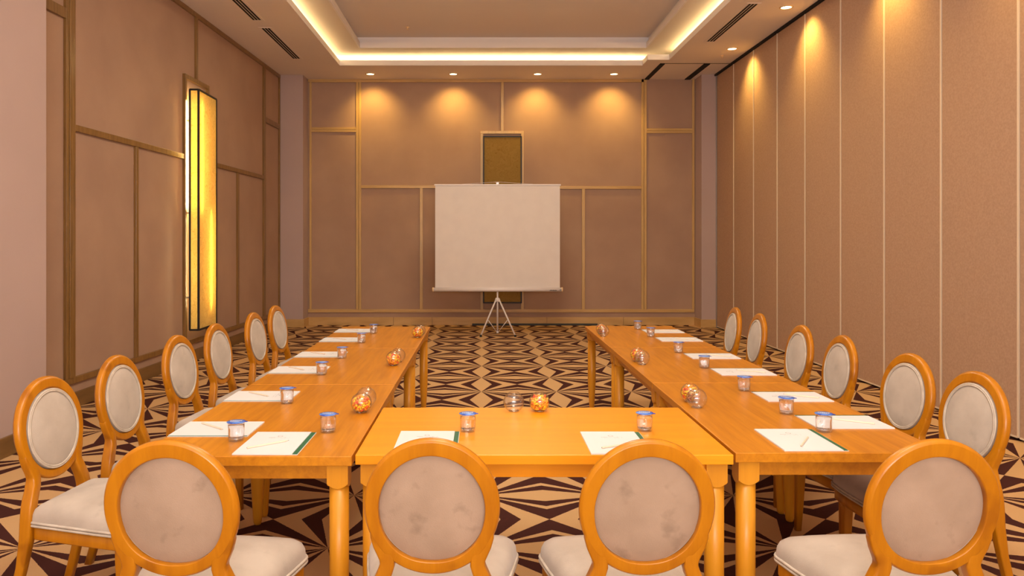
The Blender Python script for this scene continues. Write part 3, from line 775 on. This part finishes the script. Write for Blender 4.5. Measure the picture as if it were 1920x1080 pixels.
for i, (x, y) in enumerate(((1.376,3.46),(1.368,3.997),(1.368,4.714),(1.372,5.355),(1.372,6.238),(1.372,6.756))):
    cups.append((x, y, 'sealed water cup beyond the right row notepad %s from the camera' % ordw[i], -20))
cp = None
for x, y, l, rz in cups:
    k = (y+.031)/y; loc = (x*k, y+.031, ZT)
    if cp is None: cp = make_cup(l); cp.location = loc; cp.rotation_euler = (0,0,math.radians(rz))
    else: dup(cp, loc, math.radians(rz), l, cp['group'])

# ================================================================== BOWLS OF CANDY
def bowl_mesh(label):
    bm = B(); R = .0485; zc = .0435; out, inn = [], []
    a0, a1 = -64, 66
    for i in range(20):
        a = math.radians(a0+(a1-a0)*i/19); out.append((R*math.cos(a), zc+R*math.sin(a)))
        inn.append(((R-.0022)*math.cos(a), zc+(R-.0022)*math.sin(a)+(.003 if i == 0 else 0)))
    prof = [(0,.0004),(.019,.0)] + out + [(R*math.cos(math.radians(a1))-.001, zc+R*math.sin(math.radians(a1))+.0012)] + inn[::-1] + [(0,.0032)]
    lathe(bm, prof, 40)
    o = obj('candy_bowl', bm, M['glass'])
    bm = B(); lathe(bm, [(0,.0003),(.0195,.0002),(.0225,.0012),(.0245,.0035),(.0225,.0052),(0,.0048)], 40); obj('thick_base', bm, M['plastic'], o)
    return tag(o, label, 'bowl', 'round glass bowls on the tables')
def candy_mesh(seed):
    rnd = random.Random(seed); bm = B()
    placed = []
    tries = 0
    while len(placed) < 150 and tries < 6000:
        tries += 1
        p = Vector((rnd.uniform(-.043,.043), rnd.uniform(-.043,.043), rnd.uniform(.009,.084)))
        c = Vector((0,0,.0435)); lim = .0385 if p.z < .07 else .034
        if (p-c).length > lim + (.004 if p.z < .06 else 0): continue
        if any((p-q_).length < .0092 for q_ in placed): continue
        placed.append(p)
    for p in placed:
        d = Vector((rnd.gauss(0,1), rnd.gauss(0,1), rnd.gauss(0,.8))).normalized()
        hl = rnd.uniform(.006,.011); bend = Vector((rnd.gauss(0,1), rnd.gauss(0,1), rnd.gauss(0,1)))*.0012
        def cl(v):
            c = Vector((0,0,.0435)); w_ = v-c
            if v.z < .072 and w_.length > .0418: v = c + w_.normalized()*.0418
            if v.z < .0075: v.z = .0075
            return v
        a, b = cl(p-d*hl), cl(p+d*hl); m_ = (a+b)/2+bend
        if (a-b).length < .004: continue
        tube(bm, [a, a*.7+m_*.3, m_, b*.7+m_*.3, b], [.0022,.0042,.0047,.0042,.0022], 7, mi=rnd.choice((0,0,0,1,1,2)))
    o = obj('candy', bm, [M['candy_yellow'], M['candy_orange'], M['candy_red']]); return o
bowls = [(-.556,3.50,1,'round glass bowl full of candy on the front left table'), (-.553,3.632,0,'empty glass bowl just behind the full bowl of the front left table'),
 (-.562,4.82,1,'round glass bowl full of candy on the middle left table'), (-.548,4.95,0,'empty glass bowl just behind the full bowl of the middle left table'),
 (-.527,6.21,1,'round glass bowl full of candy on the far left table'), (-.522,6.335,0,'empty glass bowl behind the full bowl of the far left table'),
 (.262,3.525,1,'round glass bowl full of candy on the pale cross table'), (.1436,3.525,0,'empty glass bowl left of the full one on the pale cross table'),
 (1.015,3.73,1,'round glass bowl full of candy on the front right table'), (1.009,3.60,0,'empty glass bowl in front of the full bowl of the front right table'),
 (1.009,4.97,1,'round glass bowl full of candy on the middle right table'), (1.013,4.85,0,'empty glass bowl in front of the full bowl of the middle right table'),
 (1.0,6.42,1,'round glass bowl full of candy on the far right table'), (.992,6.28,0,'empty glass bowl in front of the full bowl of the far right table')]
b0 = None; cm = [candy_mesh(1), candy_mesh(2)]; used = [False, False]
for i, (x, y, full, l) in enumerate(bowls):
    loc = (x*(y+.022)/y, y+.022, ZT)
    if b0 is None: b0 = bowl_mesh(l); o = b0
    else:
        o = b0.copy(); COL.objects.link(o); o['label'] = l
        for ch_ in b0.children: c2 = ch_.copy(); COL.objects.link(c2); c2.parent = o
    o.location = loc
    if full:
        k = (i//2) % 2
        if not used[k]: c_ = cm[k]; used[k] = True
        else: c_ = cm[k].copy(); COL.objects.link(c_)
        c_.location = loc; c_.rotation_euler = (0,0,i*1.3)
        tag(c_, 'yellow, orange and red candy heaped inside the bowl on the ' + l.split(' on the ')[1], 'candy', 'candy in the glass bowls', 'stuff')
